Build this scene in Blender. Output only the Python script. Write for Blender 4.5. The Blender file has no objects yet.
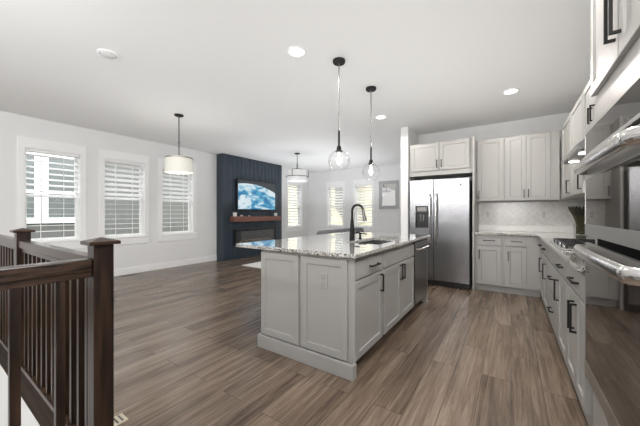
import bpy, bmesh, math, random
from mathutils import Vector, Matrix
random.seed(7)
PI = math.pi
scene = bpy.context.scene
C = scene.collection

# ------------------------------------------------------------ camera
cd = bpy.data.cameras.new('camera'); cam = bpy.data.objects.new('camera', cd); C.objects.link(cam)
cam.location = (0, 0, 1.2033); cam.rotation_euler = (PI / 2, 0, 0.5946)
cd.sensor_width = 36; cd.lens = 282.336 * 36 / 640; cd.shift_y = 0.79 / 640
cd.clip_start = 0.05; cd.clip_end = 200
scene.camera = cam
# ------------------------------------------------------------ world, sun, area lights, exposure
W = bpy.data.worlds.new('daylight'); scene.world = W; W.use_nodes = True
wn = W.node_tree; wn.nodes.clear()
wo = wn.nodes.new('ShaderNodeOutputWorld'); wb = wn.nodes.new('ShaderNodeBackground')
tc = wn.nodes.new('ShaderNodeTexCoord'); sx = wn.nodes.new('ShaderNodeSeparateXYZ')
rp = wn.nodes.new('ShaderNodeValToRGB'); mr = wn.nodes.new('ShaderNodeMapRange')
mr.inputs['From Min'].default_value = -1; mr.inputs['From Max'].default_value = 1
wn.links.new(tc.outputs['Generated'], sx.inputs[0]); wn.links.new(sx.outputs['Z'], mr.inputs['Value'])
wn.links.new(mr.outputs[0], rp.inputs[0]); wn.links.new(rp.outputs[0], wb.inputs[0]); wn.links.new(wb.outputs[0], wo.inputs[0])
rp.color_ramp.elements[0].position = 0.44; rp.color_ramp.elements[0].color = (.62, .61, .60, 1)
rp.color_ramp.elements[1].position = 0.60; rp.color_ramp.elements[1].color = (.95, .98, 1.0, 1)
wb.inputs['Strength'].default_value = 4.2

def light(name, typ, loc, energy, target=None, size=None, size_y=None, color=(1, 1, 1), parent=None, **kw):
    d = bpy.data.lights.new(name, typ); d.energy = energy; d.color = color
    if typ == 'AREA':
        d.shape = 'RECTANGLE' if size_y else 'DISK'; d.size = size
        if size_y: d.size_y = size_y
    for k, v in kw.items(): setattr(d, k, v)
    o = bpy.data.objects.new(name, d); C.objects.link(o); o.location = loc
    if target is not None: o.rotation_euler = (Vector(target) - Vector(loc)).to_track_quat('-Z', 'Y').to_euler()
    return o
light('sun', 'SUN', (0, -10, 20), 3.0, (2, 0, 8.5), color=(1, .93, .80), angle=0.01)
light('ceiling_fill_kitchen', 'AREA', (-2.5, 1.6, 1.42), 32, (-2.5, 1.6, 2.74), 4.6, 5.4, (.95, .98, 1))  # three unseen up-facing panels added to brighten the ceiling, no fixtures
light('ceiling_fill_living', 'AREA', (-4.3, 6.3, 1.42), 36, (-4.3, 6.3, 2.74), 2.8, 3.4, (.97, .985, 1))
light('ceiling_fill_aisle', 'AREA', (-.25, 3.4, 1.42), 6, (-.25, 3.4, 2.74), 1.0, 2.4, (1, .985, .96))
light('transom_fill', 'AREA', (-2.6, -4.45, 2.36), 85, (-2.0, 2.0, 0.4), 5.0, .26, (1, .99, .98))  # added light at the invented transom, standing in for daylight
light('room_fill', 'AREA', (.28, .3, 2.4), 42, (-5.0, 3.4, .6), 1.2, .8, (1, .99, .975))
light('dining_fill', 'AREA', (-2.2, -.7, 2.3), 34, (-6.3, 1.7, .9), 1.2, .8, (.97, .99, 1))
light('kitchen_fill', 'AREA', (.15, -1.0, 1.6), 3.2, (0, 5, 1.1), .8, .6, (1, .99, .98), spread=math.radians(46))
scene.view_settings.view_transform = 'Standard'; scene.view_settings.look = 'None'
scene.view_settings.exposure = 0.06; scene.view_settings.gamma = 1.0; scene.view_settings.use_curve_mapping = False
scene.cycles.max_bounces = 10; scene.cycles.diffuse_bounces = 6; scene.cycles.transparent_max_bounces = 24
scene.cycles.use_denoising = True; scene.cycles.sample_clamp_indirect = 6

# ------------------------------------------------------------ materials
def mat(name, col, rough=.5, metal=0, bump=0, bscale=200, spec=.5, var=0, vscale=8, coat=0, emit=None, estr=0):
    m = bpy.data.materials.new(name); m.use_nodes = True
    n = m.node_tree; b = n.nodes['Principled BSDF']
    b.inputs['Base Color'].default_value = (*col, 1); b.inputs['Roughness'].default_value = rough
    b.inputs['Metallic'].default_value = metal; b.inputs['Specular IOR Level'].default_value = spec
    b.inputs['Coat Weight'].default_value = coat
    if emit: b.inputs['Emission Color'].default_value = (*emit, 1); b.inputs['Emission Strength'].default_value = estr
    t = n.nodes.new('ShaderNodeTexCoord')
    if bump:
        x = n.nodes.new('ShaderNodeTexNoise'); x.inputs['Scale'].default_value = bscale
        bp = n.nodes.new('ShaderNodeBump'); bp.inputs['Strength'].default_value = bump; bp.inputs['Distance'].default_value = .002
        n.links.new(t.outputs['Object'], x.inputs['Vector']); n.links.new(x.outputs['Fac'], bp.inputs['Height']); n.links.new(bp.outputs[0], b.inputs['Normal'])
    if var:
        x = n.nodes.new('ShaderNodeTexNoise'); x.inputs['Scale'].default_value = vscale; x.inputs['Detail'].default_value = 4
        r = n.nodes.new('ShaderNodeValToRGB')
        r.color_ramp.elements[0].position = .3; r.color_ramp.elements[1].position = .7
        r.color_ramp.elements[0].color = (*[c * (1 - var) for c in col], 1); r.color_ramp.elements[1].color = (*[min(1, c * (1 + var)) for c in col], 1)
        n.links.new(t.outputs['Object'], x.inputs['Vector']); n.links.new(x.outputs['Fac'], r.inputs[0]); n.links.new(r.outputs[0], b.inputs['Base Color'])
    return m

def clear_glass(name, tint=(1, 1, 1), base=.05, rim=.9, power=4.0):
    m = bpy.data.materials.new(name); m.use_nodes = True; n = m.node_tree; n.nodes.clear()
    o = n.nodes.new('ShaderNodeOutputMaterial'); mx = n.nodes.new('ShaderNodeMixShader')
    tr = n.nodes.new('ShaderNodeBsdfTransparent'); gl = n.nodes.new('ShaderNodeBsdfGlossy'); lw = n.nodes.new('ShaderNodeLayerWeight')
    tr.inputs[0].default_value = (*tint, 1); gl.inputs['Roughness'].default_value = .02; lw.inputs['Blend'].default_value = .5
    pw = n.nodes.new('ShaderNodeMath'); pw.operation = 'POWER'; pw.inputs[1].default_value = power
    ma = n.nodes.new('ShaderNodeMath'); ma.operation = 'MULTIPLY_ADD'; ma.inputs[1].default_value = rim; ma.inputs[2].default_value = base; ma.use_clamp = True
    n.links.new(lw.outputs['Facing'], pw.inputs[0]); n.links.new(pw.outputs[0], ma.inputs[0]); n.links.new(ma.outputs[0], mx.inputs[0])
    n.links.new(tr.outputs[0], mx.inputs[1]); n.links.new(gl.outputs[0], mx.inputs[2]); n.links.new(mx.outputs[0], o.inputs[0])
    return m

def wood(name, cols, scale=(30, 1.2, 30), rough=.4, axis_scale=1.0):
    m = bpy.data.materials.new(name); m.use_nodes = True; n = m.node_tree; b = n.nodes['Principled BSDF']
    t = n.nodes.new('ShaderNodeTexCoord'); mp = n.nodes.new('ShaderNodeMapping'); mp.inputs['Scale'].default_value = scale
    x = n.nodes.new('ShaderNodeTexNoise'); x.inputs['Scale'].default_value = axis_scale; x.inputs['Detail'].default_value = 6
    r = n.nodes.new('ShaderNodeValToRGB'); r.color_ramp.elements[0].position = .35; r.color_ramp.elements[1].position = .68
    r.color_ramp.elements[0].color = (*cols[0], 1); r.color_ramp.elements[1].color = (*cols[1], 1)
    n.links.new(t.outputs['Object'], mp.inputs[0]); n.links.new(mp.outputs[0], x.inputs['Vector']); n.links.new(x.outputs['Fac'], r.inputs[0]); n.links.new(r.outputs[0], b.inputs['Base Color'])
    b.inputs['Roughness'].default_value = rough
    return m

def floor_material():
    m = bpy.data.materials.new('plank_floor'); m.use_nodes = True; n = m.node_tree; L = n.links.new; b = n.nodes['Principled BSDF']
    t = n.nodes.new('ShaderNodeTexCoord'); mp = n.nodes.new('ShaderNodeMapping'); mp.inputs['Rotation'].default_value = (0, 0, PI / 2)
    L(t.outputs['Object'], mp.inputs[0])
    br = n.nodes.new('ShaderNodeTexBrick'); br.offset = .37; br.inputs['Scale'].default_value = 1
    br.inputs['Brick Width'].default_value = 1.22; br.inputs['Row Height'].default_value = .18; br.inputs['Mortar Size'].default_value = .0016
    br.inputs['Color1'].default_value = (0, 0, 0, 1); br.inputs['Color2'].default_value = (1, 1, 1, 1); br.inputs['Mortar'].default_value = (.5, .5, .5, 1)
    br.inputs['Bias'].default_value = 0
    L(mp.outputs[0], br.inputs['Vector'])
    sep = n.nodes.new('ShaderNodeSeparateColor'); L(br.outputs['Color'], sep.inputs[0])
    # grain : stretched along the plank, shifted per plank
    off = n.nodes.new('ShaderNodeVectorMath'); off.operation = 'SCALE'; off.inputs[0].default_value = (3.1, 17.0, 5.3); L(sep.outputs[0], off.inputs['Scale'])
    add = n.nodes.new('ShaderNodeVectorMath'); L(t.outputs['Object'], add.inputs[0]); L(off.outputs[0], add.inputs[1])
    m2 = n.nodes.new('ShaderNodeMapping'); m2.inputs['Scale'].default_value = (34, 1.6, 1); L(add.outputs[0], m2.inputs[0])
    g = n.nodes.new('ShaderNodeTexNoise'); g.inputs['Scale'].default_value = 1; g.inputs['Detail'].default_value = 7; g.inputs['Roughness'].default_value = .72; g.inputs['Distortion'].default_value = .6
    L(m2.outputs[0], g.inputs['Vector'])
    m3 = n.nodes.new('ShaderNodeMapping'); m3.inputs['Scale'].default_value = (6, .9, 1); L(add.outputs[0], m3.inputs[0])
    g2 = n.nodes.new('ShaderNodeTexNoise'); g2.inputs['Scale'].default_value = 1; g2.inputs['Detail'].default_value = 3; L(m3.outputs[0], g2.inputs['Vector'])
    s = n.nodes.new('ShaderNodeMath'); s.operation = 'MULTIPLY_ADD'; s.inputs[1].default_value = .075; s.inputs[2].default_value = .04; L(sep.outputs[0], s.inputs[0])
    s2 = n.nodes.new('ShaderNodeMath'); s2.operation = 'MULTIPLY_ADD'; s2.inputs[1].default_value = .62; L(g.outputs['Fac'], s2.inputs[0]); L(s.outputs[0], s2.inputs[2])
    s3 = n.nodes.new('ShaderNodeMath'); s3.operation = 'MULTIPLY_ADD'; s3.inputs[1].default_value = .32; L(g2.outputs['Fac'], s3.inputs[0]); L(s2.outputs[0], s3.inputs[2])
    r = n.nodes.new('ShaderNodeValToRGB'); L(s3.outputs[0], r.inputs[0])
    e = r.color_ramp.elements; e[0].position = .40; e[0].color = (.060, .040, .028, 1); e[1].position = .70; e[1].color = (.265, .203, .155, 1)
    k = e.new(.53); k.color = (.137, .099, .072, 1)
    mx = n.nodes.new('ShaderNodeMix'); mx.data_type = 'RGBA'; L(br.outputs['Fac'], mx.inputs[0]); L(r.outputs[0], mx.inputs[6]); mx.inputs[7].default_value = (.05, .035, .026, 1)
    L(mx.outputs[2], b.inputs['Base Color'])
    b.inputs['Roughness'].default_value = .27; b.inputs['Specular IOR Level'].default_value = .45
    bp = n.nodes.new('ShaderNodeBump'); bp.inputs['Strength'].default_value = .07; bp.inputs['Distance'].default_value = .002
    L(g.outputs['Fac'], bp.inputs['Height']); L(bp.outputs[0], b.inputs['Normal'])
    return m

def granite():
    m = bpy.data.materials.new('granite'); m.use_nodes = True; n = m.node_tree; L = n.links.new; b = n.nodes['Principled BSDF']
    t = n.nodes.new('ShaderNodeTexCoord')
    v = n.nodes.new('ShaderNodeTexVoronoi'); v.inputs['Scale'].default_value = 150; L(t.outputs['Object'], v.inputs['Vector'])
    sp = n.nodes.new('ShaderNodeSeparateColor'); L(v.outputs['Color'], sp.inputs[0])
    r = n.nodes.new('ShaderNodeValToRGB'); r.color_ramp.interpolation = 'CONSTANT'; L(sp.outputs[0], r.inputs[0])
    e = r.color_ramp.elements; e[0].position = 0; e[0].color = (.035, .032, .03, 1); e[1].position = .18; e[1].color = (.20, .20, .18, 1)
    for p, c in ((.36, (.42, .40, .37)), (.52, (.66, .64, .61)), (.7, (.50, .485, .46)), (.86, (.74, .73, .71))):
        k = e.new(p); k.color = (*c, 1)
    L(r.outputs[0], b.inputs['Base Color']); b.inputs['Roughness'].default_value = .05; b.inputs['IOR'].default_value = 1.6; b.inputs['Coat Weight'].default_value = 1.0; b.inputs['Coat Roughness'].default_value = .03
    return m

def earth_screen():
    m = bpy.data.materials.new('screen_image'); m.use_nodes = True; n = m.node_tree; L = n.links.new; b = n.nodes['Principled BSDF']
    t = n.nodes.new('ShaderNodeTexCoord'); sep = n.nodes.new('ShaderNodeSeparateXYZ'); L(t.outputs['Object'], sep.inputs[0])
    # local coordinates: y across (-.75...75), z up (-.41...41); globe seen as an arc
    def M(op, a, bb):
        k = n.nodes.new('ShaderNodeMath'); k.operation = op
        for i, q in enumerate((a, bb)):
            if isinstance(q, (int, float)): k.inputs[i].default_value = q
            else: L(q, k.inputs[i])
        return k.outputs[0]
    dy = M('SUBTRACT', sep.outputs[1], -.35); dz = M('SUBTRACT', sep.outputs[2], -2.49)
    d = M('SQRT', M('ADD', M('MULTIPLY', dy, dy), M('MULTIPLY', dz, dz)), 0)
    mask = M('LESS_THAN', d, 2.80)
    mp = n.nodes.new('ShaderNodeMapping'); mp.inputs['Scale'].default_value = (1, 2.2, 5.0); mp.inputs['Rotation'].default_value = (.25, 0, 0); L(t.outputs['Object'], mp.inputs[0])
    x = n.nodes.new('ShaderNodeTexNoise'); x.inputs['Scale'].default_value = 1.3; x.inputs['Detail'].default_value = 8; x.inputs['Distortion'].default_value = .9; L(mp.outputs[0], x.inputs['Vector'])
    # a round pale cloud mass low on the near side
    cy = M('SUBTRACT', sep.outputs[1], -.50); cz = M('SUBTRACT', sep.outputs[2], -.26)
    cd_ = M('SQRT', M('ADD', M('MULTIPLY', cy, cy), M('MULTIPLY', cz, cz)), 0)
    cl = M('MULTIPLY', M('LESS_THAN', cd_, .26), .16)
    ed = M('MULTIPLY', M('GREATER_THAN', d, 2.66), .10)
    f = M('ADD', M('ADD', x.outputs['Fac'], cl), ed)
    r = n.nodes.new('ShaderNodeValToRGB'); L(f, r.inputs[0]); e = r.color_ramp.elements
    e[0].position = .40; e[0].color = (.03, .20, .42, 1); e[1].position = .72; e[1].color = (.78, .87, .93, 1)
    k = e.new(.50); k.color = (.09, .40, .64, 1); k = e.new(.57); k.color = (.28, .55, .70, 1); k = e.new(.61); k.color = (.62, .78, .86, 1)
    mx = n.nodes.new('ShaderNodeMix'); mx.data_type = 'RGBA'; L(mask, mx.inputs[0]); mx.inputs[6].default_value = (.045, .052, .06, 1); L(r.outputs[0], mx.inputs[7])
    L(mx.outputs[2], b.inputs['Emission Color']); b.inputs['Emission Strength'].default_value = .85; b.inputs['Base Color'].default_value = (.01, .01, .01, 1); b.inputs['Roughness'].default_value = .2
    return m

M_wall = mat('wall_paint', (.80, .80, .80), .7, bump=.05)
M_ceil = mat('ceiling_paint', (.86, .86, .86), .8, bump=.05)
M_trim = mat('white_trim', (.90, .90, .90), .45)
M_cab = mat('greige_cabinet_paint', (.355, .348, .335), .42)
M_iron = mat('black_metal', (.010, .0095, .009), .55, 0, spec=.25)
M_floor = floor_material(); M_gran = granite(); M_tile = mat('marble_tile', (.66, .65, .63), .22, var=.06, vscale=14)
M_splash = mat('pale_stone', (.74, .73, .71), .25, var=.04, vscale=30)
M_steel = mat('stainless_steel', (.38, .38, .39), .25, 1.0)
M_rsteel = mat('brushed_steel', (.42, .415, .405), .42, 1.0)
M_steelb = mat('bright_steel', (.66, .65, .64), .18, 1.0)
M_dsteel = mat('dark_steel', (.19, .185, .175), .3, 1.0)
M_matte = mat('matte_black', (.008, .008, .008), .9, spec=.1)
M_black = mat('black_plastic', (.012, .012, .013), .35)
M_dgray = mat('dark_grey_plastic', (.06, .06, .06), .4)
M_oven = mat('oven_glass', (.020, .016, .013), .03)
M_oven.node_tree.nodes['Principled BSDF'].inputs['IOR'].default_value = 1.6
M_oven.node_tree.nodes['Principled BSDF'].inputs['Specular Tint'].default_value = (.86, .76, .66, 1)
M_navy = mat('navy_paint', (.028, .042, .060), .42)
M_mantel = wood('mantel_wood', ((.13, .055, .042), (.30, .135, .105)), (8, 1, 30))
M_dwood = wood('espresso_wood', ((.010, .006, .0042), (.050, .027, .018)), (40, 40, 3), .28)
M_dwoodh = wood('espresso_rail_wood', ((.012, .0075, .005), (.070, .038, .025)), (6, 6, 60), .24)
M_glass = clear_glass('window_glass', (.97, .985, .98)); M_globe = clear_glass('globe_glass', (.99, .99, .99), base=.025, rim=1.0, power=3.0)
M_blind = mat('white_blind', (.92, .92, .92), .5)
M_sofa = mat('grey_upholstery', (.17, .17, .185), .9, bump=.4, bscale=300, var=.15, vscale=40)
M_rug = mat('cream_rug', (.78, .77, .75), .95, bump=.6, bscale=150)
M_shade = mat('linen_shade', (.70, .69, .63), .8, bump=.2, bscale=400, emit=(.9, .86, .74), estr=.02)
M_shadew = mat('white_shade', (.80, .80, .80), .8, emit=(.9, .9, .9), estr=.02)
M_bulb = mat('lit_bulb', (1, 1, 1), .4, emit=(1, .95, .88), estr=1.6)
M_lamp = mat('lit_diffuser', (1, 1, 1), .4, emit=(1, .97, .92), estr=8)
M_crystal = mat('crystal_drops', (.95, .93, .85), .08, emit=(1, .95, .8), estr=.35)
M_mirror = mat('mirror', (.9, .9, .9), .02, 1.0)
M_mframe = mat('grey_frame', (.42, .42, .43), .5, var=.15, vscale=30)
M_leaf = mat('olive_leaf', (.060, .055, .036), .8, var=.8, vscale=90)
M_stem = mat('pale_stem', (.085, .080, .040), .7, var=.8, vscale=90)
M_green = mat('green_leaf', (.045, .085, .05), .7)
M_ceramic = mat('white_ceramic', (.82, .81, .79), .3)
M_brass = mat('cream_register', (.55, .50, .38), .4, .2)
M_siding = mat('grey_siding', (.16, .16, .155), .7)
M_extglass = mat('house_window_glass', (.16, .175, .175), .15)
M_tan = mat('tan_siding', (.60, .54, .40), .7)
M_shingle = mat('grey_shingles', (.16, .15, .15), .8)
M_log = mat('fire_logs', (.34, .26, .18), .9, var=.5, vscale=25)
M_ember = mat('fire_pebbles', (.25, .24, .23), .5, var=.5, vscale=60)
M_plate = mat('outlet_plate', (.36, .355, .34), .4)
M_slot = mat('outlet_slot', (.06, .06, .06), .5)
M_yard = mat('yard_ground', (.30, .28, .22), .9, var=.3, vscale=2)

# ------------------------------------------------------------ helpers
origin = {}
def tag(o, label=None, cat=None, group=None, kind=None):
    if label: o['label'] = label
    if cat: o['category'] = cat
    if group: o['group'] = group
    if kind: o['kind'] = kind
    return o
def thing(name, label, cat, loc=(0, 0, 0), group=None, kind=None):
    o = bpy.data.objects.new(name, None); C.objects.link(o); o.location = loc; o.empty_display_size = .1
    origin[o.name] = Vector(loc); return tag(o, label, cat, group, kind)

class MB:
    def __init__(s): s.bm = bmesh.new()
    def poly(s, vs, fs):
        v = [s.bm.verts.new(p) for p in vs]
        for f in fs:
            try: s.bm.faces.new([v[i] for i in f])
            except ValueError: pass
        return s
    def box(s, x0, x1, y0, y1, z0, z1, bev=0, rot=None):
        x0, x1 = sorted((x0, x1)); y0, y1 = sorted((y0, y1)); z0, z1 = sorted((z0, z1))
        t = bmesh.new(); bmesh.ops.create_cube(t, size=1)
        c = Vector(((x0 + x1) / 2, (y0 + y1) / 2, (z0 + z1) / 2))
        for v in t.verts: v.co = Vector((v.co.x * (x1 - x0), v.co.y * (y1 - y0), v.co.z * (z1 - z0)))
        if bev: bmesh.ops.bevel(t, geom=t.edges[:], offset=bev, segments=2 if bev > .004 else 1, affect='EDGES', profile=.5)
        if rot is not None:
            for v in t.verts: v.co = rot @ v.co
        for v in t.verts: v.co += c
        return s.merge(t)
    def merge(s, t):
        me = bpy.data.meshes.new('tmp'); t.to_mesh(me); t.free(); s.bm.from_mesh(me); bpy.data.meshes.remove(me); return s
    def tube(s, pts, r, n=10, caps=True, flat=None):
        pts = [Vector(p) for p in pts]; rs = r if isinstance(r, (list, tuple)) else [r] * len(pts)
        rings = []; up = None
        for i, p in enumerate(pts):
            d = (pts[min(i + 1, len(pts) - 1)] - pts[max(i - 1, 0)]).normalized()
            if up is None: up = Vector((0, 0, 1)) if abs(d.z) < .9 else Vector((1, 0, 0))
            a = d.cross(up).normalized(); b = a.cross(d).normalized(); up = b
            fa, fb = flat or (1, 1)
            rings.append([s.bm.verts.new(p + rs[i] * (fa * math.cos(2 * PI * k / n) * a + fb * math.sin(2 * PI * k / n) * b)) for k in range(n)])
        for q, w in zip(rings, rings[1:]):
            for k in range(n): s.bm.faces.new((q[k], q[(k + 1) % n], w[(k + 1) % n], w[k]))
        if caps: s.bm.faces.new(rings[0][::-1]); s.bm.faces.new(rings[-1])
        return s
    def cyl(s, c, r, z0, z1, n=24): return s.tube([(c[0], c[1], z0), (c[0], c[1], z1)], r, n)
    def lathe(s, c, prof, n=28, close=False):
        rings = [[s.bm.verts.new((c[0] + max(r, 1e-5) * math.cos(2 * PI * k / n), c[1] + max(r, 1e-5) * math.sin(2 * PI * k / n), c[2] + z)) for k in range(n)] for r, z in prof]
        prs = list(zip(rings, rings[1:])) + ([(rings[-1], rings[0])] if close else [])
        for q, w in prs:
            for k in range(n): s.bm.faces.new((q[k], q[(k + 1) % n], w[(k + 1) % n], w[k]))
        return s
    def shaker(s, mp, u0, u1, z0, z1, t=.02, fw=.055, rec=.010):
        b = .004; V = []
        def rect(a, w): return [mp(u0 + a, w, z0 + a), mp(u1 - a, w, z0 + a), mp(u1 - a, w, z1 - a), mp(u0 + a, w, z1 - a)]
        for a, w in ((0, 0), (0, t - .002), (.002, t), (fw, t), (fw + b, t - rec)): V += rect(a, w)
        F = [(3, 2, 1, 0), (16, 17, 18, 19)]
        for q in range(4):
            for i in range(4):
                j = (i + 1) % 4; F.append((q * 4 + i, q * 4 + j, q * 4 + 4 + j, q * 4 + 4 + i))
        return s.poly(V, F)
    def slab(s, mp, u0, u1, w0, w1, z0, z1, bev=0):
        p, q = mp(u0, w0, z0), mp(u1, w1, z1); return s.box(p[0], q[0], p[1], q[1], p[2], q[2], bev)
    def build(s, name, m, parent=None, smooth=False, org=None):
        bmesh.ops.remove_doubles(s.bm, verts=s.bm.verts, dist=1e-6)
        bmesh.ops.recalc_face_normals(s.bm, faces=s.bm.faces)
        o_ = origin[parent.name] if parent is not None else Vector(org or (0, 0, 0))
        for v in s.bm.verts: v.co -= o_
        me = bpy.data.meshes.new(name); s.bm.to_mesh(me); s.bm.free(); me.materials.append(m)
        if smooth:
            for p in me.polygons: p.use_smooth = True
            me.set_sharp_from_angle(angle=math.radians(40))
        o = bpy.data.objects.new(name, me); C.objects.link(o)
        if parent is not None: o.parent = parent
        else: o.location = o_
        origin[o.name] = o_; return o
def struct(name, mb, m, label, cat, parent=None):
    o = mb.build(name, m, parent)
    if parent is None: tag(o, label, cat, kind='structure')
    return o
def copy_tree(o, parent=None, **tags):
    c = o.copy(); C.objects.link(c); c.parent = parent; origin[c.name] = origin.get(o.name, Vector())
    for k, v in tags.items(): c[k] = v
    for ch in o.children: copy_tree(ch, c)
    return c

def face_my(F): return lambda u, w, z: (u, F - w, z)      # faces -Y
def face_mx(F): return lambda u, w, z: (F - w, u, z)      # faces -X
def face_px(F): return lambda u, w, z: (F + w, u, z)      # faces +X
def pull(mp, w0, u, z0, z1=None, u1=None, d=.034, r=.0055):
    mb = MB()
    if z1 is not None:
        mb.slab(mp, u - r, u + r, w0 + d - 2 * r, w0 + d, z0, z1)
        for z in (z0 + r, z1 - r): mb.slab(mp, u - r, u + r, w0, w0 + d - 2 * r, z - r, z + r)
    else:
        mb.slab(mp, u, u1, w0 + d - 2 * r, w0 + d, z0 - r, z0 + r)
        for q in (u + r, u1 - r): mb.slab(mp, q - r, q + r, w0, w0 + d - 2 * r, z0 - r, z0 + r)
    return mb
def cabinet(name, label, facing, F, depth, u0, u1, z0, z1, fronts, toe=None, group=None, extra=None):
    mp = {'my': face_my, 'mx': face_mx, 'px': face_px}[facing](F)
    p = mp((u0 + u1) / 2, -depth / 2, z0)
    t = thing(name, label, 'cabinet', p, group)
    b = MB()
    if toe is None: b.slab(mp, u0, u1, -depth, 0, z0, z1)
    else:
        b.slab(mp, u0, u1, -depth, 0, .105, z1); b.slab(mp, u0, u1, -depth, -toe, z0, .105)
    b.build('body', M_cab, t)
    for f in fronts:
        kind, a, c, q, e = f[:5]
        if kind == 'door':
            d = MB().shaker(mp, a, c, q, e).build('door', M_cab, t)
            if f[5] is not None: pull(mp, .02, f[5], f[6], z1=f[7]).build('handle', M_iron, d)
        else:
            d = MB().slab(mp, a, c, 0, .02, q, e, .002).build('drawer', M_cab, t)
            if f[5] is not None: pull(mp, .02, f[5], f[7], u1=f[6]).build('handle', M_iron, d)
    return t

def wall_holes(mb, axis, p0, p1, a0, a1, z0, z1, holes):
    A = sorted({a0, a1, *[h[0] for h in holes], *[h[1] for h in holes]}); Z = sorted({z0, z1, *[h[2] for h in holes], *[h[3] for h in holes]})
    for i in range(len(A) - 1):
        for j in range(len(Z) - 1):
            ca, cz = (A[i] + A[i + 1]) / 2, (Z[j] + Z[j + 1]) / 2
            if any(h[0] < ca < h[1] and h[2] < cz < h[3] for h in holes): continue
            if axis == 'x': mb.box(p0, p1, A[i], A[i + 1], Z[j], Z[j + 1])
            else: mb.box(A[i], A[i + 1], p0, p1, Z[j], Z[j + 1])
    return mb

# ------------------------------------------------------------ shell
XL, XR, YB, YF, H = -6.313, .963, 5.665, 8.577, 2.74
SX, SY = -1.655, .545                       # stair opening: x < SX, y < SY
fl = MB()
fl.box(XL - .2, 1.2, SY, YF + .2, -.25, 0).box(SX, 1.2, -4.6, SY, -.25, 0).box(XL - .2, -4.9, -4.6, SY, -.25, 0)
struct('floor', fl, M_floor, 'brown wood plank floor running through the open kitchen and living room', 'floor')
struct('ceiling', MB().box(XL - .2, 1.2, -4.6, YF + .2, H, H + .2), M_ceil, 'smooth white ceiling with small round downlights', 'ceiling')
WZ0, WZ1 = .755, 2.25
wins = [(1.07, 1.765), (2.115, 2.825), (3.17, 3.905), (7.37, 8.11)]
struct('wall_left', wall_holes(MB(), 'x', XL - .16, XL, -4.6, YF + .2, -2.8, H, [(a, b, WZ0, WZ1) for a, b in wins]), M_wall,
       'pale grey wall with three windows beside the dining area', 'wall')
fw = [(-5.45, -4.83), (-4.36, -3.745)]
FZ0, FZ1 = .78, 2.18
struct('wall_back', wall_holes(MB(), 'y', YF, YF + .16, XL, -1.5, 0, H, [(a, b, FZ0, FZ1) for a, b in fw]), M_wall,
       'far white wall of the living room with two windows and a mirror', 'wall')
struct('wall_fridge', MB().box(-1.635, -1.505, 5.0, YF, 0, H), M_wall, 'white end wall beside the refrigerator', 'wall')
struct('wall_kitchen', MB().box(-1.505, XR + .16, YB, YB + .14, 0, H), M_wall, 'pale wall behind the refrigerator and upper cabinets', 'wall')
struct('wall_right', MB().box(XR, XR + .16, -4.6, YB, 0, H), M_wall, 'pale wall behind the cooktop and wall ovens', 'wall')
sw = MB().box(-4.9, SX, SY, SY + .12, -2.8, -.25).box(SX, SX + .12, -4.6, SY + .12, -2.8, -.25)
struct('wall_stairwell', sw, M_wall, 'white drywall lining the stairwell below the railing', 'wall')
struct('floor_stairwell', MB().box(-6.3, SX, -4.6, SY, -2.95, -2.8), M_floor, 'lower floor at the bottom of the stairwell', 'floor')
struct('baseboard_left', MB().box(XL, XL + .015, SY, 4.551, 0, .13, .003), M_trim, 'white baseboard under the three windows', 'baseboard')
struct('baseboard_living', MB().box(XL, XL + .015, 6.757, YF, 0, .13, .003), M_trim, 'white baseboard beyond the fireplace wall', 'baseboard')
struct('baseboard_back', MB().box(XL + .015, -1.635, YF - .015, YF, 0, .13, .003), M_trim, 'white baseboard along the far wall', 'baseboard')
struct('wall_front', wall_holes(MB(), 'y', -4.76, -4.6, XL, XR, 0, H, [(-5.3, 0.2, 2.2, 2.52)]), mat('reflection_dimming_grey', (.22, .22, .23), .7), 'unseen grey wall with a transom, invented to shape the refrigerator reflection', 'wall')  # wall and transom are invented; the grey darkens the refrigerator's reflection
# navy chimney breast with vertical boards
ch = MB().box(XL, -6.052, 4.563, 6.745, 0, H)
y = 4.551
bw = (6.757 - 4.551) / 15
for i in range(15): ch.box(-6.056, -6.04, y + i * bw + (.005 if i else 0), y + (i + 1) * bw - .005, 0, H - .0, .002)
for i in range(2): ch.box(XL + .004 + i * .13, XL + .128 + i * .138, 4.551, 4.567, 0, H)
ch.box(XL, -6.04, 6.745, 6.757, 0, H)
struct('wall_chimney', ch, M_navy, 'navy vertical board fireplace wall standing out from the window wall', 'wall')

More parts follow.
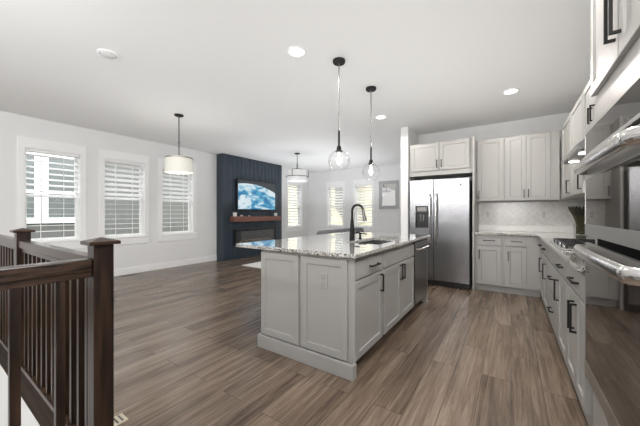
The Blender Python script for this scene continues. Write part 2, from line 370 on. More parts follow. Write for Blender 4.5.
# windows and blinds
def window(i, axis, P, a0, a1, z0, z1, label):
    # P : room face of the wall ; out : direction to the outside
    sg = -1 if axis == 'x' else 1
    def bx(mb, p0, p1, u0, u1, q0, q1, bev=.002):
        if axis == 'x': return mb.box(P + p0 * sg, P + p1 * sg, u0, u1, q0, q1, bev)
        return mb.box(u0, u1, P + p0 * sg, P + p1 * sg, q0, q1, bev)
    c = (P, (a0 + a1) / 2, z0) if axis == 'x' else ((a0 + a1) / 2, P, z0)
    t = thing('window_%d' % i, label, 'window', c, kind='structure')
    cs = MB(); w = .08
    bx(cs, -.018, 0, a0 - w, a0 + .006, z0 + .0062, z1 - .0062); bx(cs, -.018, 0, a1 - .006, a1 + w, z0 + .0062, z1 - .0062)
    bx(cs, -.018, 0, a0 - w, a1 + w, z1 - .006, z1 + .16); bx(cs, -.018, 0, a0 - w, a1 + w, z0 - .16, z0 + .006)
    bx(cs, -.032, 0, a0 - w - .01, a1 + w + .01, z0 - .03, z0 - .004)
    cs.build('casing', M_trim, t)
    s = MB(); f = .045; zm = (z0 + z1) / 2
    for q0, q1, d in ((z0, zm + .02, .115), (zm - .02, z1, .135)):
        bx(s, d, d + .02, a0, a0 + f, q0, q1); bx(s, d, d + .02, a1 - f, a1, q0, q1)
        bx(s, d, d + .02, a0 + f, a1 - f, q0, q0 + f); bx(s, d, d + .02, a0 + f, a1 - f, q1 - f, q1)
    s.build('sash', M_trim, t)
    g = MB(); bx(g, .123, .127, a0 + f, a1 - f, z0 + f, zm - f + .02, 0); bx(g, .143, .147, a0 + f, a1 - f, zm + f - .02, z1 - f, 0)
    g.build('pane', M_glass, t)
def blind(axis, P, a0, a1, z0, z1, label, group, tilt_up, tilt_lo, split=.5, pitch=.095, wd=.09, valance=.05, cords=(.27, .68)):
    sg = -1 if axis == 'x' else 1
    c = (P + sg * .055, (a0 + a1) / 2, z1) if axis == 'x' else ((a0 + a1) / 2, P + sg * .055, z1)
    t = thing('window_blind', label, 'blind', c, group)
    def bx(mb, p0, p1, u0, u1, q0, q1, bev=0, rot=None):
        if axis == 'x': return mb.box(P + p0 * sg, P + p1 * sg, u0, u1, q0, q1, bev, rot)
        return mb.box(u0, u1, P + p0 * sg, P + p1 * sg, q0, q1, bev, rot)
    h = MB(); bx(h, .02, .09, a0 + .008, a1 - .008, z1 - valance, z1 - .002, .002); h.build('head_rail', M_blind, t)
    s = MB(); n = int((z1 - z0 - valance - .05) / pitch)
    for k in range(n):
        z = z1 - valance - pitch * (k + .55); up = z > z0 + (z1 - z0) * split
        a = math.radians(tilt_up if up else tilt_lo)
        rot = Matrix.Rotation(-a * sg, 3, 'Y') if axis == 'x' else Matrix.Rotation(a * sg, 3, 'X')
        bx(s, .055 - wd / 2, .055 + wd / 2, a0 + .01, a1 - .01, z - .0025, z + .0025, .001, rot)
    s.build('slats', M_blind, t)
    b = MB(); bx(b, .03, .08, a0 + .01, a1 - .01, z0 + .004, z0 + .03, .002); b.build('bottom_rail', M_blind, t)
    for f in cords:
        k = MB(); u = a0 + (a1 - a0) * f; bx(k, .010, .013, u - .004, u + .004, z0 + .03, z1 - valance); k.build('ladder_tape', M_blind, t)
bl = ['white slatted blind on the dining window closest to the stair railing', 'white slatted blind on the middle window of the dining wall',
      'white slatted blind on the dining window behind the crystal drum lamp', 'white slatted blind on the window between fireplace wall and room corner']
wl = ['white cased window closest to the stair railing', 'white cased middle window of the dining wall', 'white cased window behind the crystal drum lamp', 'white cased window beyond the fireplace wall']
for i, (a, b) in enumerate(wins):
    window(i + 1, 'x', XL, a, b, WZ0, WZ1, wl[i])
    blind('x', XL, a, b, WZ0, WZ1, bl[i], 'dining wall blinds' if i < 3 else 'living room blinds', (22, 40, 40, 40)[i], (2, 2, 2, 30)[i])
for i, (a, b) in enumerate(fw):
    window(i + 5, 'y', YF, a, b, FZ0, FZ1, ('white cased far wall window showing a shaded gable', 'white cased far wall window next to the mirror')[i])
    blind('y', YF, a, b, FZ0, FZ1, ('white slatted blind on the far window behind the near glass globe', 'white slatted blind on the far window next to the mirror')[i], 'living room blinds', 34, 28)

# ------------------------------------------------------------ outside
struct('ground_yard', MB().box(-30, 20, -15, 40, -3.3, -3.1), M_yard, 'yard ground outside the windows', 'ground')
t = thing('neighbouring_house', 'grey sided house seen through the dining windows', 'house', (-11, 2, -3.1))
w = MB(); z = -3.1
wins_n = [(0.9, 2.05, .85, 2.15)]
w.box(-11.4, -10.5, -8, 9.5, -3.1, 3.5)
for k in range(0): w.poly([(-10.47, -8, -3.1 + k * .15), (-10.47, 9.5, -3.1 + k * .15), (-10.5, 9.5, -2.95 + k * .15), (-10.5, -8, -2.95 + k * .15), (-10.5, -8, -3.1 + k * .15), (-10.5, 9.5, -3.1 + k * .15)], [(0, 1, 2, 3), (0, 4, 5, 1)])
w.build('wall', M_siding, t)
MB().poly([(-10.2, -8.4, 3.4), (-10.2, 9.9, 3.4), (-13.5, 9.9, 4.2), (-13.5, -8.4, 4.2), (-10.2, -8.4, 3.55), (-10.2, 9.9, 3.55), (-13.5, 9.9, 4.35), (-13.5, -8.4, 4.35)],
          [(0, 1, 2, 3), (7, 6, 5, 4), (0, 4, 5, 1), (1, 5, 6, 2), (2, 6, 7, 3), (3, 7, 4, 0)]).build('roof', M_shingle, t)
for y0, y1 in ((1.35, 1.95), (2.22, 2.82)):
    f = MB(); f.box(-10.47, -10.40, y0 - .14, y1 + .14, .95, 1.10).box(-10.47, -10.40, y0 - .14, y1 + .14, 2.75, 2.9).box(-10.47, -10.40, y0 - .14, y0, 1.1, 2.75).box(-10.47, -10.40, y1, y1 + .14, 1.1, 2.75).box(-10.47, -10.42, y0, y1, 1.75, 1.83)
    o = f.build('window', M_trim, t); MB().box(-10.46, -10.43, y0, y1, 1.1, 2.75).build('pane', M_extglass, o)
t = thing('neighbouring_house', 'sunlit tan house with a gable coloured grey for shade outside the far windows', 'house', (-5, 14, -3.1))
MB().box(-12, 1, 13, 13.6, -3.1, 4.5).build('wall', M_tan, t)
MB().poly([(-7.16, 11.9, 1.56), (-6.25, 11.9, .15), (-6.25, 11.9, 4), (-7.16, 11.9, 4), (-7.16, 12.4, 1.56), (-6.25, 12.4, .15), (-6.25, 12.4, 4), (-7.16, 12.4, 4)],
          [(0, 1, 2, 3), (7, 6, 5, 4), (0, 4, 5, 1), (1, 5, 6, 2), (2, 6, 7, 3), (3, 7, 4, 0)]).build('gable', M_siding, t)  # gable faces the sun; its shade is put into the dark siding colour

# ------------------------------------------------------------ refrigerator run
FX0, FX1, FY = -1.458, -.535, 4.95
t = thing('refrigerator', 'stainless side by side refrigerator with a water dispenser', 'refrigerator', ((FX0 + FX1) / 2, 5.3, 0))
MB().box(FX0, FX1, 5.015, 5.63, .02, 1.75, .004).box(FX0 + .05, FX1 - .05, 5.05, 5.6, 0, .02).build('body', M_dgray, t)
MB().box(FX0 + .01, FX1 - .01, 4.985, 5.014, .012, .095, .002).build('kick_grille', M_black, t)
split = -1.068
d1 = MB()
DX0, DX1, DZ0, DZ1 = -1.362, -1.150, .965, 1.335
def door_hole(mb, x0, x1, z0, z1): wall_holes(mb, 'y', FY, 5.013, x0, x1, z0, z1, [(DX0, DX1, DZ0, DZ1)])
door_hole(d1, FX0, split - .004, .10, 1.775)
o = d1.build('freezer_door', M_steel, t)
MB().tube([(split - .055, FY, .70), (split - .055, FY - .055, .73), (split - .05, FY - .066, .85), (split - .05, FY - .066, 1.38), (split - .055, FY - .055, 1.50), (split - .055, FY, 1.53)], .014, 12).build('handle', M_steelb, o, True)
ds = MB().box(DX0, DX1, FY + .05, FY + .06, DZ0, DZ1)
for x in (DX0, DX1 - .006): ds.box(x, x + .006, FY - .003, FY + .05, DZ0, DZ1)
ds.box(DX0, DX1, FY - .003, FY + .05, DZ0, DZ0 + .008).box(DX0 + .006, DX1 - .006, FY + .001, FY + .05, DZ1 - .125, DZ1)
dp = ds.build('dispenser', M_black, t)
MB().box(DX0 + .03, DX1 - .03, FY - .001, FY + .002, DZ1 - .09, DZ1 - .02).build('control_panel', M_dsteel, dp)
MB().box(-1.285, -1.265, FY + .015, FY + .045, 1.07, 1.19, .003).box(-1.24, -1.22, FY + .015, FY + .045, 1.07, 1.19, .003).build('paddle', M_dsteel, dp)
o = MB().box(split + .004, FX1, FY, 5.013, .10, 1.775, .006).build('fridge_door', M_steel, t)
MB().tube([(split + .055, FY, .70), (split + .055, FY - .055, .73), (split + .05, FY - .066, .85), (split + .05, FY - .066, 1.38), (split + .055, FY - .055, 1.50), (split + .055, FY, 1.53)], .014, 12).build('handle', M_steelb, o, True)
MB().tube([(-.66, FY - .003, 1.665), (-.66, FY + .001, 1.665)], .018, 20).build('badge', M_dsteel, o)

cabinet('wall_cabinet', 'two door cabinet over the refrigerator', 'my', 5.07, .59, -1.495, -.502, 1.86, 2.415,
        [('door', -1.462, -1.002, 1.94, 2.405, -1.035, 1.985, 2.11), ('door', -.996, -.55, 1.94, 2.405, -.963, 1.985, 2.11)])
tag(MB().box(-.5, -.472, 5.0, YB, 0, 2.415, .001).build('side_panel', M_cab, None, org=(-.486, 5.33, 0)), 'tall greige panel standing between refrigerator and base cabinets', 'panel')
cabinet('wall_cabinet', 'single door wall cabinet beside the refrigerator panel', 'my', 5.355, .308, -.47, -.086, 1.405, 2.415,
        [('door', -.458, -.102, 1.412, 2.405, -.435, 1.45, 1.58)])
cabinet('wall_cabinet', 'pair door wall cabinet over the tiled back counter', 'my', 5.355, .308, -.084, .585, 1.405, 2.415,
        [('door', -.066, .190, 1.412, 2.405, .165, 1.45, 1.58), ('door', .194, .481, 1.412, 2.405, .22, 1.45, 1.58)])
BY = 5.075
def base2(kind_label, u0, u1):
    return cabinet('base_cabinet', kind_label, 'my', BY, .585, u0, u1, 0, .882,
        [('drawer', u0 + .03, u1 - .022, .722, .862, (u0 + u1) / 2 - .075, (u0 + u1) / 2 + .085, .795), ('door', u0 + .03, u1 - .022, .115, .702, u0 + .062, .50, .64)], toe=.065)
base2('base cabinet with one drawer and door beside the refrigerator panel', -.47, -.098)
base2('base cabinet with one drawer and door in the counter corner', -.096, .352)
# correct fronts of the corner cabinet are narrower: rebuild its fronts
def strip(o):
    for ch in list(o.children):
        strip(ch); bpy.data.objects.remove(ch)
_c = [o for o in C.objects if o.get('label', '').startswith('base cabinet with one drawer and door in the counter corner')][0]
strip(_c); bpy.data.objects.remove(_c)
cabinet('base_cabinet', 'base cabinet with one drawer and door in the counter corner', 'my', BY, .585, -.096, .352, 0, .882,
        [('drawer', -.066, .187, .722, .862, .0, .135, .795), ('door', -.066, .187, .115, .702, -.034, .50, .64)], toe=.065)

def herring(axis, P, out, u0, u1, z0, z1, w=.075, g=.0014):
    t = bmesh.new(); r = math.sqrt(.5); n = int((u1 - u0 + z1 - z0) / w) + 4; cu, cz = (u0 + u1) / 2, (z0 + z1) / 2
    for i in range(-n, n):
        for j in range(-n, n):
            bx_, by_ = (i + 2 * j) * w, (i - 2 * j) * w
            for a, b, c, d in ((0, 2, 0, 1), (0, 1, 1, 3)):
                q = [(bx_ + a * w + g, by_ + c * w + g), (bx_ + b * w - g, by_ + c * w + g), (bx_ + b * w - g, by_ + d * w - g), (bx_ + a * w + g, by_ + d * w - g)]
                q = [(cu + (x - y) * r, cz + (x + y) * r) for x, y in q]
                if max(p[0] for p in q) < u0 or min(p[0] for p in q) > u1 or max(p[1] for p in q) < z0 or min(p[1] for p in q) > z1: continue
                mk = (lambda u, z: (u, P, z)) if axis == 'y' else (lambda u, z: (P, u, z))
                t.faces.new([t.verts.new(mk(*p)) for p in q])
    U = Vector((1, 0, 0)) if axis == 'y' else Vector((0, 1, 0))
    for co, no in ((U * u0, -U), (U * u1, U), (Vector((0, 0, z0)), Vector((0, 0, -1))), (Vector((0, 0, z1)), Vector((0, 0, 1)))):
        bmesh.ops.bisect_plane(t, geom=t.verts[:] + t.edges[:] + t.faces[:], plane_co=co, plane_no=no, clear_outer=True)
    e = bmesh.ops.extrude_face_region(t, geom=t.faces[:])
    o = Vector((0, -1, 0)) * out if axis == 'y' else Vector((-1, 0, 0)) * out
    for v in e['geom']:
        if isinstance(v, bmesh.types.BMVert): v.co += o
    return MB().merge(t)
M_grout = mat('grout', (.42, .41, .395), .8)
# ------------------------------------------------------------ cooktop run (faces -X)
RX = .353; TY = 2.075
def rcab(label, u0, u1, fronts): return cabinet('base_cabinet', label, 'mx', RX, .60, u0, u1, 0, .882, fronts, toe=.012)
rcab('base cabinet with paired doors under one wide drawer, adjoining the ovens', TY + .003, 2.70,
     [('drawer', TY + .012, 2.69, .722, .862, 2.24, 2.42, .79), ('door', TY + .012, 2.35, .115, .702, 2.312, .47, .65), ('door', 2.356, 2.69, .115, .702, 2.394, .47, .65)])
rcab('narrow base cabinet with one door and drawer before the cooktop drawers', 2.702, 3.14,
     [('drawer', 2.714, 3.128, .722, .862, 2.84, 2.99, .79), ('door', 2.714, 3.128, .115, .702, 3.09, .47, .65)])
rcab('base cabinet of deep drawers under the cooktop', 3.142, 3.92,
     [('drawer', 3.154, 3.908, .722, .862, None), ('drawer', 3.154, 3.908, .425, .702, 3.45, 3.62, .58), ('drawer', 3.154, 3.908, .115, .405, 3.45, 3.62, .27)])
rcab('base cabinet with two doors and drawers by the inside corner', 3.922, 5.072,
     [('drawer', 3.934, 4.43, .722, .862, 4.12, 4.26, .79), ('drawer', 4.436, 4.93, .722, .862, 4.62, 4.76, .79),
      ('door', 3.934, 4.43, .115, .702, 4.14, .45, .63), ('door', 4.436, 4.93, .115, .702, 4.64, .45, .63)])
ct = MB().box(.303, XR - .002, TY + .004, YB - .002, .884, .914, .003).box(-.47, .303, 5.025, YB - .002, .884, .914, .003)
t = thing('countertop', 'speckled granite counter turning the corner past the cooktop', 'countertop', (.6, 4, .884))
ct.build('slab', M_gran, t)
MB().box(-.468, XR - .002, YB - .022, YB - .002, .9145, 1.012, .002).box(XR - .022, XR - .002, TY + .004, YB - .022, .9145, 1.012, .002).build('splash_strip', M_splash, t)
o = struct('trim_1', MB().box(-.47, XR - .002, YB - .007, YB - .001, 1.013, 1.404), M_grout, 'pale herringbone tile backsplash behind the corner counter', 'backsplash')
herring('y', YB - .007, .003, -.468, XR - .004, 1.014, 1.403).build('tiles', M_tile, o)
o = struct('trim_2', MB().box(XR - .007, XR - .001, TY + .004, YB - .012, 1.013, 1.404).box(XR - .007, XR - .001, 2.86, 3.735, 1.404, 1.68), M_grout, 'pale herringbone tile backsplash behind the cooktop', 'backsplash')
herring('x', XR - .007, .003, TY + .01, YB - .02, 1.014, 1.403).build('tiles', M_tile, o)
UX = .605
cabinet('wall_cabinet', 'corner wall cabinet beyond the range hood, deeper in the corner', 'mx', UX, .354, 4.42, 5.353, 1.405, 2.415, [('door', 4.43, 5.10, 1.412, 2.405, 4.52, 1.45, 1.61)])
cabinet('wall_cabinet', 'wall cabinet with low handle just beyond the range hood', 'mx', UX, .354, 3.74, 4.418, 1.405, 2.415, [('door', 3.75, 4.41, 1.412, 2.405, 3.80, 1.45, 1.61)])
cabinet('wall_cabinet', 'short two door cabinet over the range hood', 'mx', UX, .354, 2.86, 3.738, 1.90, 2.415,
        [('door', 3.31, 3.728, 1.91, 2.405, 3.35, 1.985, 2.125), ('door', 2.87, 3.304, 1.91, 2.405, 3.265, 1.985, 2.125)])
cabinet('wall_cabinet', 'wall cabinet tucked between range hood and oven tower', 'mx', UX, .354, TY + .003, 2.858, 1.405, 2.415, [('door', 2.09, 2.85, 1.412, 2.405, 2.80, 1.45, 1.61)])
t = thing('range_hood', 'slim stainless under cabinet range hood with two lights', 'range hood', (.7, 3.3, 1.69))
y0, y1 = 2.90, 3.72
MB().poly([(.42, y0, 1.70), (.42, y0, 1.74), (.56, y0, 1.845), (.56, y0, 1.898), (.958, y0, 1.898), (.958, y0, 1.70), (.42, y1, 1.70), (.42, y1, 1.74), (.56, y1, 1.845), (.56, y1, 1.898), (.958, y1, 1.898), (.958, y1, 1.70)],
          [(0, 1, 2, 3, 4, 5), (11, 10, 9, 8, 7, 6)] + [(i, (i + 1) % 6, 6 + (i + 1) % 6, 6 + i) for i in range(6)]).build('canopy', M_steel, t)
MB().box(.45, .93, y0 + .03, y1 - .03, 1.694, 1.699).build('filter', M_dsteel, t)
for yy in (3.08, 3.53):
    MB().lathe((.49, yy, 1.688), [(.0, 0), (.036, 0), (.036, .005), (0, .005)], 20).build('lamp', M_lamp, t)
    light('hood_light', 'SPOT', (.49, yy, 1.68), 9, (.52, yy, .9), color=(1, .95, .87), spot_size=2.2, spot_blend=.6, shadow_soft_size=.03)
# cooktop
t = thing('cooktop', 'stainless gas cooktop with black grates set in the granite', 'cooktop', (.62, 3.36, .914))
MB().box(.335, .88, 2.94, 3.80, .9145, .926, .004).build('tray', M_steelb, t)
for k in range(3):
    g = MB(); a = 2.97 + k * .278; b = a + .235
    for x in (.37, .53, .68, .84): g.box(x - .004, x + .004, a, b, .946, .955)
    for yy in (a, (a + b) / 2 - .006, b - .012): g.box(.366, .844, yy + .002, yy + .010, .946, .955)
    for x in (.37, .84):
        for yy in (a + .006, b - .006): g.box(x - .006, x + .006, yy - .006, yy + .006, .926, .945)
    g.build('grate', M_black, t)
for cx, cy in ((.51, 3.08), (.51, 3.60), (.74, 3.08), (.74, 3.60), (.62, 3.34)):
    MB().lathe((cx, cy, .926), [(0, 0), (.045, 0), (.045, .010), (.03, .016), (0, .016)], 20).build('burner', M_dgray, t, True)
for k in range(4): MB().lathe((.378, 3.16 + k * .12, .926), [(0, 0), (.014, 0), (.012, .022), (0, .022)], 14).build('knob', M_steelb, t, True)
# grass bundle in glass vase
vx, vy = .795, 5.22
t = thing('dried_grass_vase', 'bundle of olive dried grass standing in a clear glass vase', 'vase', (vx, vy, .914))
MB().lathe((vx, vy, .9145), [(0, 0), (.075, 0), (.078, .16), (.074, .16), (.071, .006), (0, .006)], 28).build('glass', M_globe, t, True)
g = MB(); s = MB()
for k in range(150):
    a = random.uniform(0, 2 * PI); q = math.sqrt(random.random()); r0 = .055 * q; rt = .142 * q
    h = random.uniform(.34, .40); b = a + random.uniform(-.3, .3)
    p = [(vx + r0 * math.cos(a), vy + r0 * math.sin(a), .925), (vx + .048 * q * math.cos(a), vy + .048 * q * math.sin(a), 1.06), (vx + rt * .62 * math.cos(b), vy + rt * .62 * math.sin(b), 1.18), (vx + rt * math.cos(b), vy + rt * math.sin(b), .914 + h)]
    s.tube(p[:3], .0035, 5); g.tube([p[2], tuple((x + y_) / 2 for x, y_ in zip(p[2], p[3])), p[3]], [.004, .009, .003], 5)
s.build('stems', M_stem, t, True); g.build('seed_heads', M_leaf, t, True)
MB().lathe((vx, vy, 1.065), [(.052, 0), (.055, .006), (.052, .012), (.049, .006)], 20, close=True).build('tie', M_stem, t)
# backsplash outlets
def outlet(x, label, group=None):
    t = thing('wall_outlet', label, 'outlet', (x, YB - .010, 1.19), group)
    MB().box(x - .036, x + .036, YB - .015, YB - .0101, 1.13, 1.25, .0015).build('plate', M_tile, t)
    MB().box(x - .016, x + .016, YB - .017, YB - .015, 1.15, 1.185).box(x - .016, x + .016, YB - .017, YB - .015, 1.195, 1.23).build('sockets', M_grout, t)
outlet(-.33, 'pale outlet plate on the backsplash beside the refrigerator panel')
outlet(.428, 'pale outlet plate on the backsplash above the counter corner')

# ------------------------------------------------------------ oven tower
OY0, OY1, OX = 1.135, 2.03, .325
TY0 = 1.09
t = thing('oven_cabinet', 'tall cabinet housing the double wall oven', 'cabinet', (.66, 1.6, 0))
MB().box(.373, .955, OY1 + .004, TY, 0, 2.415, .001).box(.373, .955, TY0, OY0 - .004, 0, 2.415).box(.373, .955, OY0 - .004, OY1 + .004, 1.662, 2.415).box(.373, .955, OY0 - .004, OY1 + .004, .0, .352).box(.93, .955, OY0 - .004, OY1 + .004, .352, 1.662).build('body', M_cab, t)
mp = face_mx(.372)
ym = 1.59
for a, b, hz in ((ym + .002, OY1 + .026, ym + .035), (TY0 + .01, ym - .002, ym - .035)):
    d = MB().shaker(mp, a, b, 1.826, 2.405).build('door', M_cab, t); pull(mp, .02, hz, 1.905, z1=2.10).build('handle', M_iron, d)
d = MB().slab(mp, TY0 + .02, OY1 - .03, 0, .02, .075, .335, .002).build('drawer', M_cab, t)
t = thing('double_wall_oven', 'stainless double wall oven with bowed bar handles and mirror dark glass', 'oven', (.6, 1.6, .36))
MB().box(.385, .92, OY0 + .02, OY1 - .02, .36, 1.655).build('body', M_dgray, t)
def panel(z0, z1, w, gz0, gz1, name, gname='glass', mm=M_rsteel):
    p = MB(); wall_holes(p, 'x', OX, .344, OY0, OY1, z0, z1, [(OY0 + w, OY1 - w, gz0, gz1)])
    o = p.build(name, mm, t)
    MB().box(OX + .0015, OX + .012, OY0 + w, OY1 - w, gz0, gz1).build(gname, M_oven, o); return o
panel(1.498, 1.652, .006, 1.512, 1.618, 'control_panel')
def oven_handle(z, parent, z_mid):
    ya, yb = OY1 - .045, OY0 + .045; L_ = []
    n = 60
    for k in range(n + 1):
        f = k / n; yy = ya + (yb - ya) * f
        e = min(f, 1 - f); rise = min(1, e / .05); out = .036 * math.sin(rise * PI / 2) + .014 * math.sin(PI * f)
        L_.append((OX - out, yy, z + (z_mid - z) * math.sin(PI * f)))
    MB().tube(L_, .0255, 18, flat=(.75, 1.08)).build('handle', M_steelb, parent, True)
u = panel(1.092, 1.478, .006, 1.150, 1.384, 'upper_door'); oven_handle(1.432, u, 1.425)
l = panel(.362, 1.052, .006, .434, .985, 'lower_door'); oven_handle(1.02, l, 1.022)
MB().box(.372, .384, OY0 + .01, OY1 - .01, 1.02, 1.12).box(.372, .384, OY0 + .01, OY1 - .01, 1.46, 1.52).build('vent_gap', M_matte, t)

# ------------------------------------------------------------ island
IX0, IX1, IY0, IY1 = -1.885, -.963, 1.846, 4.03
px, my = face_px(IX1), face_my(IY0)
t = thing('island_end_panel', 'shaker panelled end of the island with base moulding', 'panel', (-1.42, 1.87, 0))
MB().box(IX0, IX1, IY0, IY0 + .014, 0, .882, .001).box(IX1, -.943, IY0, IY0 + .014, .105, .882).build('body', M_cab, t)
for a, b in ((-1.883, -1.452), (-1.422, -.996)): MB().shaker(my, a, b, .118, .86).build('panel', M_cab, t)
MB().box(IX0 - .022, -.933, IY0 - .042, IY0 - .021, 0, .112, .003).box(-.955, -.933, IY0 - .021, IY0 + .013, 0, .112, .003).box(IX0 - .022, IX0 - .001, IY0 - .021, IY0 + .013, 0, .112, .003).build('base_moulding', M_cab, t)
def icab(label, u0, u1, fronts): return cabinet('island_cabinet', label, 'px', IX1, .89, u0, u1, 0, .882, fronts, toe=.09)
icab('island cabinet with one drawer over one door at the panelled end', IY0 + .0155, 2.41,
     [('drawer', 1.866, 2.385, .715, .845, 2.10, 2.27, .783), ('door', 1.866, 2.385, .115, .698, 2.335, .53, .68)])
ic = thing('island_cabinet', 'island sink cabinet with false drawer over two doors', 'cabinet', ((IX0 + IX1) / 2, 2.9, 0))
# hollow carcass around the sink bowl
bx = MB().box(IX0 + .022, IX1, 2.412, 2.432, .105, .882).box(IX0 + .022, IX1, 3.36, 3.378, .105, .882).box(IX0 + .022, IX0 + .04, 2.432, 3.36, .105, .882).box(IX0 + .04, IX1, 2.432, 3.36, .105, .125).box(IX1 - .018, IX1, 2.432, 3.36, .125, .882).box(IX0 + .022, IX1 - .09, 2.412, 3.378, 0, .105)
bx.build('body', M_cab, ic)
MB().slab(px, 2.43, 3.365, 0, .02, .715, .845, .002).build('drawer', M_cab, ic)
for a, b, h in ((2.43, 2.895, 2.86), (2.90, 3.365, 2.935)):
    d = MB().shaker(px, a, b, .115, .698).build('door', M_cab, ic); pull(px, .02, h, .53, z1=.68).build('handle', M_iron, d)
t = thing('dishwasher', 'dark stainless dishwasher at the refrigerator end of the island', 'dishwasher', (-1.25, 3.7, 0))
MB().box(-1.55, -.968, 3.383, 3.985, .10, .868).box(-1.50, -1.06, 3.39, 3.98, 0, .10).build('body', M_dgray, t)
d = MB().box(-.967, -.938, 3.385, 3.983, .115, .865, .004).build('door', M_dsteel, t)
MB().tube([(-.938, 3.42, .775), (-.905, 3.44, .775), (-.898, 3.55, .775), (-.898, 3.82, .775), (-.905, 3.93, .775), (-.938, 3.95, .775)], .011, 10, flat=(1, 1.4)).build('handle', M_steelb, d, True)
MB().box(-.938, -.936, 3.89, 3.93, .24, .255).build('badge', M_steelb, d)
tag(MB().box(IX0 + .022, -.945, 3.99, IY1, 0, .882, .001).build('island_side_panel', M_cab, None, org=(-1.4, 4.0, 0)), 'greige panel closing the island beside the dishwasher', 'panel')
tag(MB().box(IX0, IX0 + .02, IY0 + .016, IY1, 0, .882, .001).build('island_back_panel', M_cab, None, org=(-1.88, 3, 0)), 'greige panel along the seating side of the island', 'panel')
# top with sink cut-out
t = thing('island_countertop', 'speckled granite top of the kitchen island with sink cutout', 'countertop', (-1.55, 2.9, .884))
SX0, SX1, SY0, SY1 = -1.385, -1.03, 2.50, 3.22
TX0, TX1, TYa, TYb = -2.20, -.913, 1.796, 4.06
tp = MB()
tp.box(TX0, SX0, TYa, TYb, .884, .914, .003).box(SX1, TX1, TYa, TYb, .884, .914, .003).box(SX0, SX1, TYa, SY0, .884, .914).box(SX0, SX1, SY1, TYb, .884, .914)
tp.build('slab', M_gran, t)
t = thing('kitchen_sink', 'undermount stainless sink bowl in the island', 'sink', (-1.2, 2.86, .67))
sk = MB(); e = .004
sk.box(SX0 - .02, SX0, SY0 - .02, SY1 + .02, .67, .8835).box(SX1, SX1 + .02, SY0 - .02, SY1 + .02, .67, .8835).box(SX0, SX1, SY0 - .02, SY0, .67, .8835).box(SX0, SX1, SY1, SY1 + .02, .67, .8835).box(SX0, SX1, SY0, SY1, .67, .675)
sk.build('bowl', M_steel, t); MB().lathe((-1.2, 2.86, .675), [(0, 0), (.045, 0), (.045, .003), (0, .003)], 20).build('drain', M_steelb, t)
fx, fy = -1.452, 2.78
t = thing('kitchen_faucet', 'black gooseneck pull down faucet on the island', 'faucet', (fx, fy, .914))
MB().lathe((fx, fy, .914), [(0, .0005), (.03, .0005), (.03, .01), (.029, .02), (.026, .10), (.018, .20), (.0135, .235), (0, .235)], 24).build('base', M_iron, t, True)
ar = .066
P = [(fx, fy, 1.14), (fx, fy, 1.20)] + [(fx + ar - ar * math.cos(a), fy, 1.235 + ar * math.sin(a)) for a in [PI * k / 14 for k in range(14)]]
MB().tube(P, .0125, 14).build('spout', M_iron, t, True)
MB().tube([(fx + 2 * ar - .002, fy, 1.252), (fx + 2 * ar + .006, fy, 1.21), (fx + 2 * ar + .024, fy, 1.125)], [.0135, .0165, .022], 14).build('spray_head', mat('grey_metal', (.16, .155, .15), .35, .8), t, True)
MB().tube([(fx, fy + .015, .985), (fx + .02, fy + .07, .99), (fx + .04, fy + .10, .995)], .009, 10).build('lever', M_iron, t, True)
t = thing('soap_dispenser', 'small black soap dispenser beside the faucet', 'soap dispenser', (fx + .0, fy + .2, .914))
q = (fx + .0, fy + .2)
MB().lathe((q[0], q[1], .9145), [(0, 0), (.021, 0), (.019, .008), (.012, .014), (.012, .045), (.017, .05), (.017, .068), (0, .07)], 18).build('pump', M_iron, t, True)
MB().tube([(q[0], q[1], .972), (q[0] + .05, q[1], .976), (q[0] + .085, q[1], .968)], .007, 8).build('nozzle', M_iron, t, True)
t = thing('island_outlet', 'grey outlet plate on the island end panel', 'outlet', (-1.207, IY0 - .012, .68))
MB().box(-1.245, -1.168, IY0 - .018, IY0 - .0102, .622, .742, .0015).build('plate', M_plate, t)
MB().box(-1.228, -1.185, IY0 - .0195, IY0 - .018, .632, .676, .001).box(-1.228, -1.185, IY0 - .0195, IY0 - .018, .688, .732, .001).build('sockets', mat('socket_face', (.31, .305, .29), .4), t)

# ------------------------------------------------------------ globe pendants, drums, downlights
def globe_pendant(x, y, zc, label, first=None):
    t = thing('glass_globe_pendant', label, 'pendant lamp', (x, y, H), 'glass globe pendants over the island')
    MB().lathe((x, y, H), [(0, -.028), (.058, -.028), (.062, -.02), (.062, -.0005), (0, -.0005)], 28).build('canopy', M_iron, t, True)
    MB().cyl((x, y), .0065, zc + .30, H - .028, 10).build('rod', mat('grey_rod', (.25, .25, .25), .35, .9), t, True)
    MB().cyl((x, y), .0105, zc + .14, zc + .30, 12).build('sleeve', M_iron, t, True)
    MB().lathe((x, y, zc), [(0, .145), (.019, .145), (.023, .125), (.023, .112), (.036, .10), (.036, .09), (0, .09)], 20).build('socket', M_iron, t, True)
    R = .106; pr = [(R * math.sin(a), R * math.cos(a)) for a in [.34 + (PI - .34) * k / 22 for k in range(23)]]
    pi_ = [(max(r - .0025 * r / R, 0), z * .977) for r, z in pr[::-1]]
    MB().lathe((x, y, zc), pr[:-1] + [(0.0005, -R)], 36).build('globe', M_globe, t, True)
    MB().lathe((x, y, zc), [(0, .085), (.011, .085), (.012, .05), (.024, .012), (.022, -.02), (.009, -.042), (0, -.045)], 18).build('bulb', M_bulb, t, True)
    light('pendant_light', 'POINT', (x, y, zc - .0), 5, color=(1, .94, .86), shadow_soft_size=.03)
globe_pendant(-1.427, 2.45, 1.735, 'glass globe pendant closer to the panelled end of the island')
globe_pendant(-1.416, 3.206, 1.715, 'glass globe pendant closer to the refrigerator')
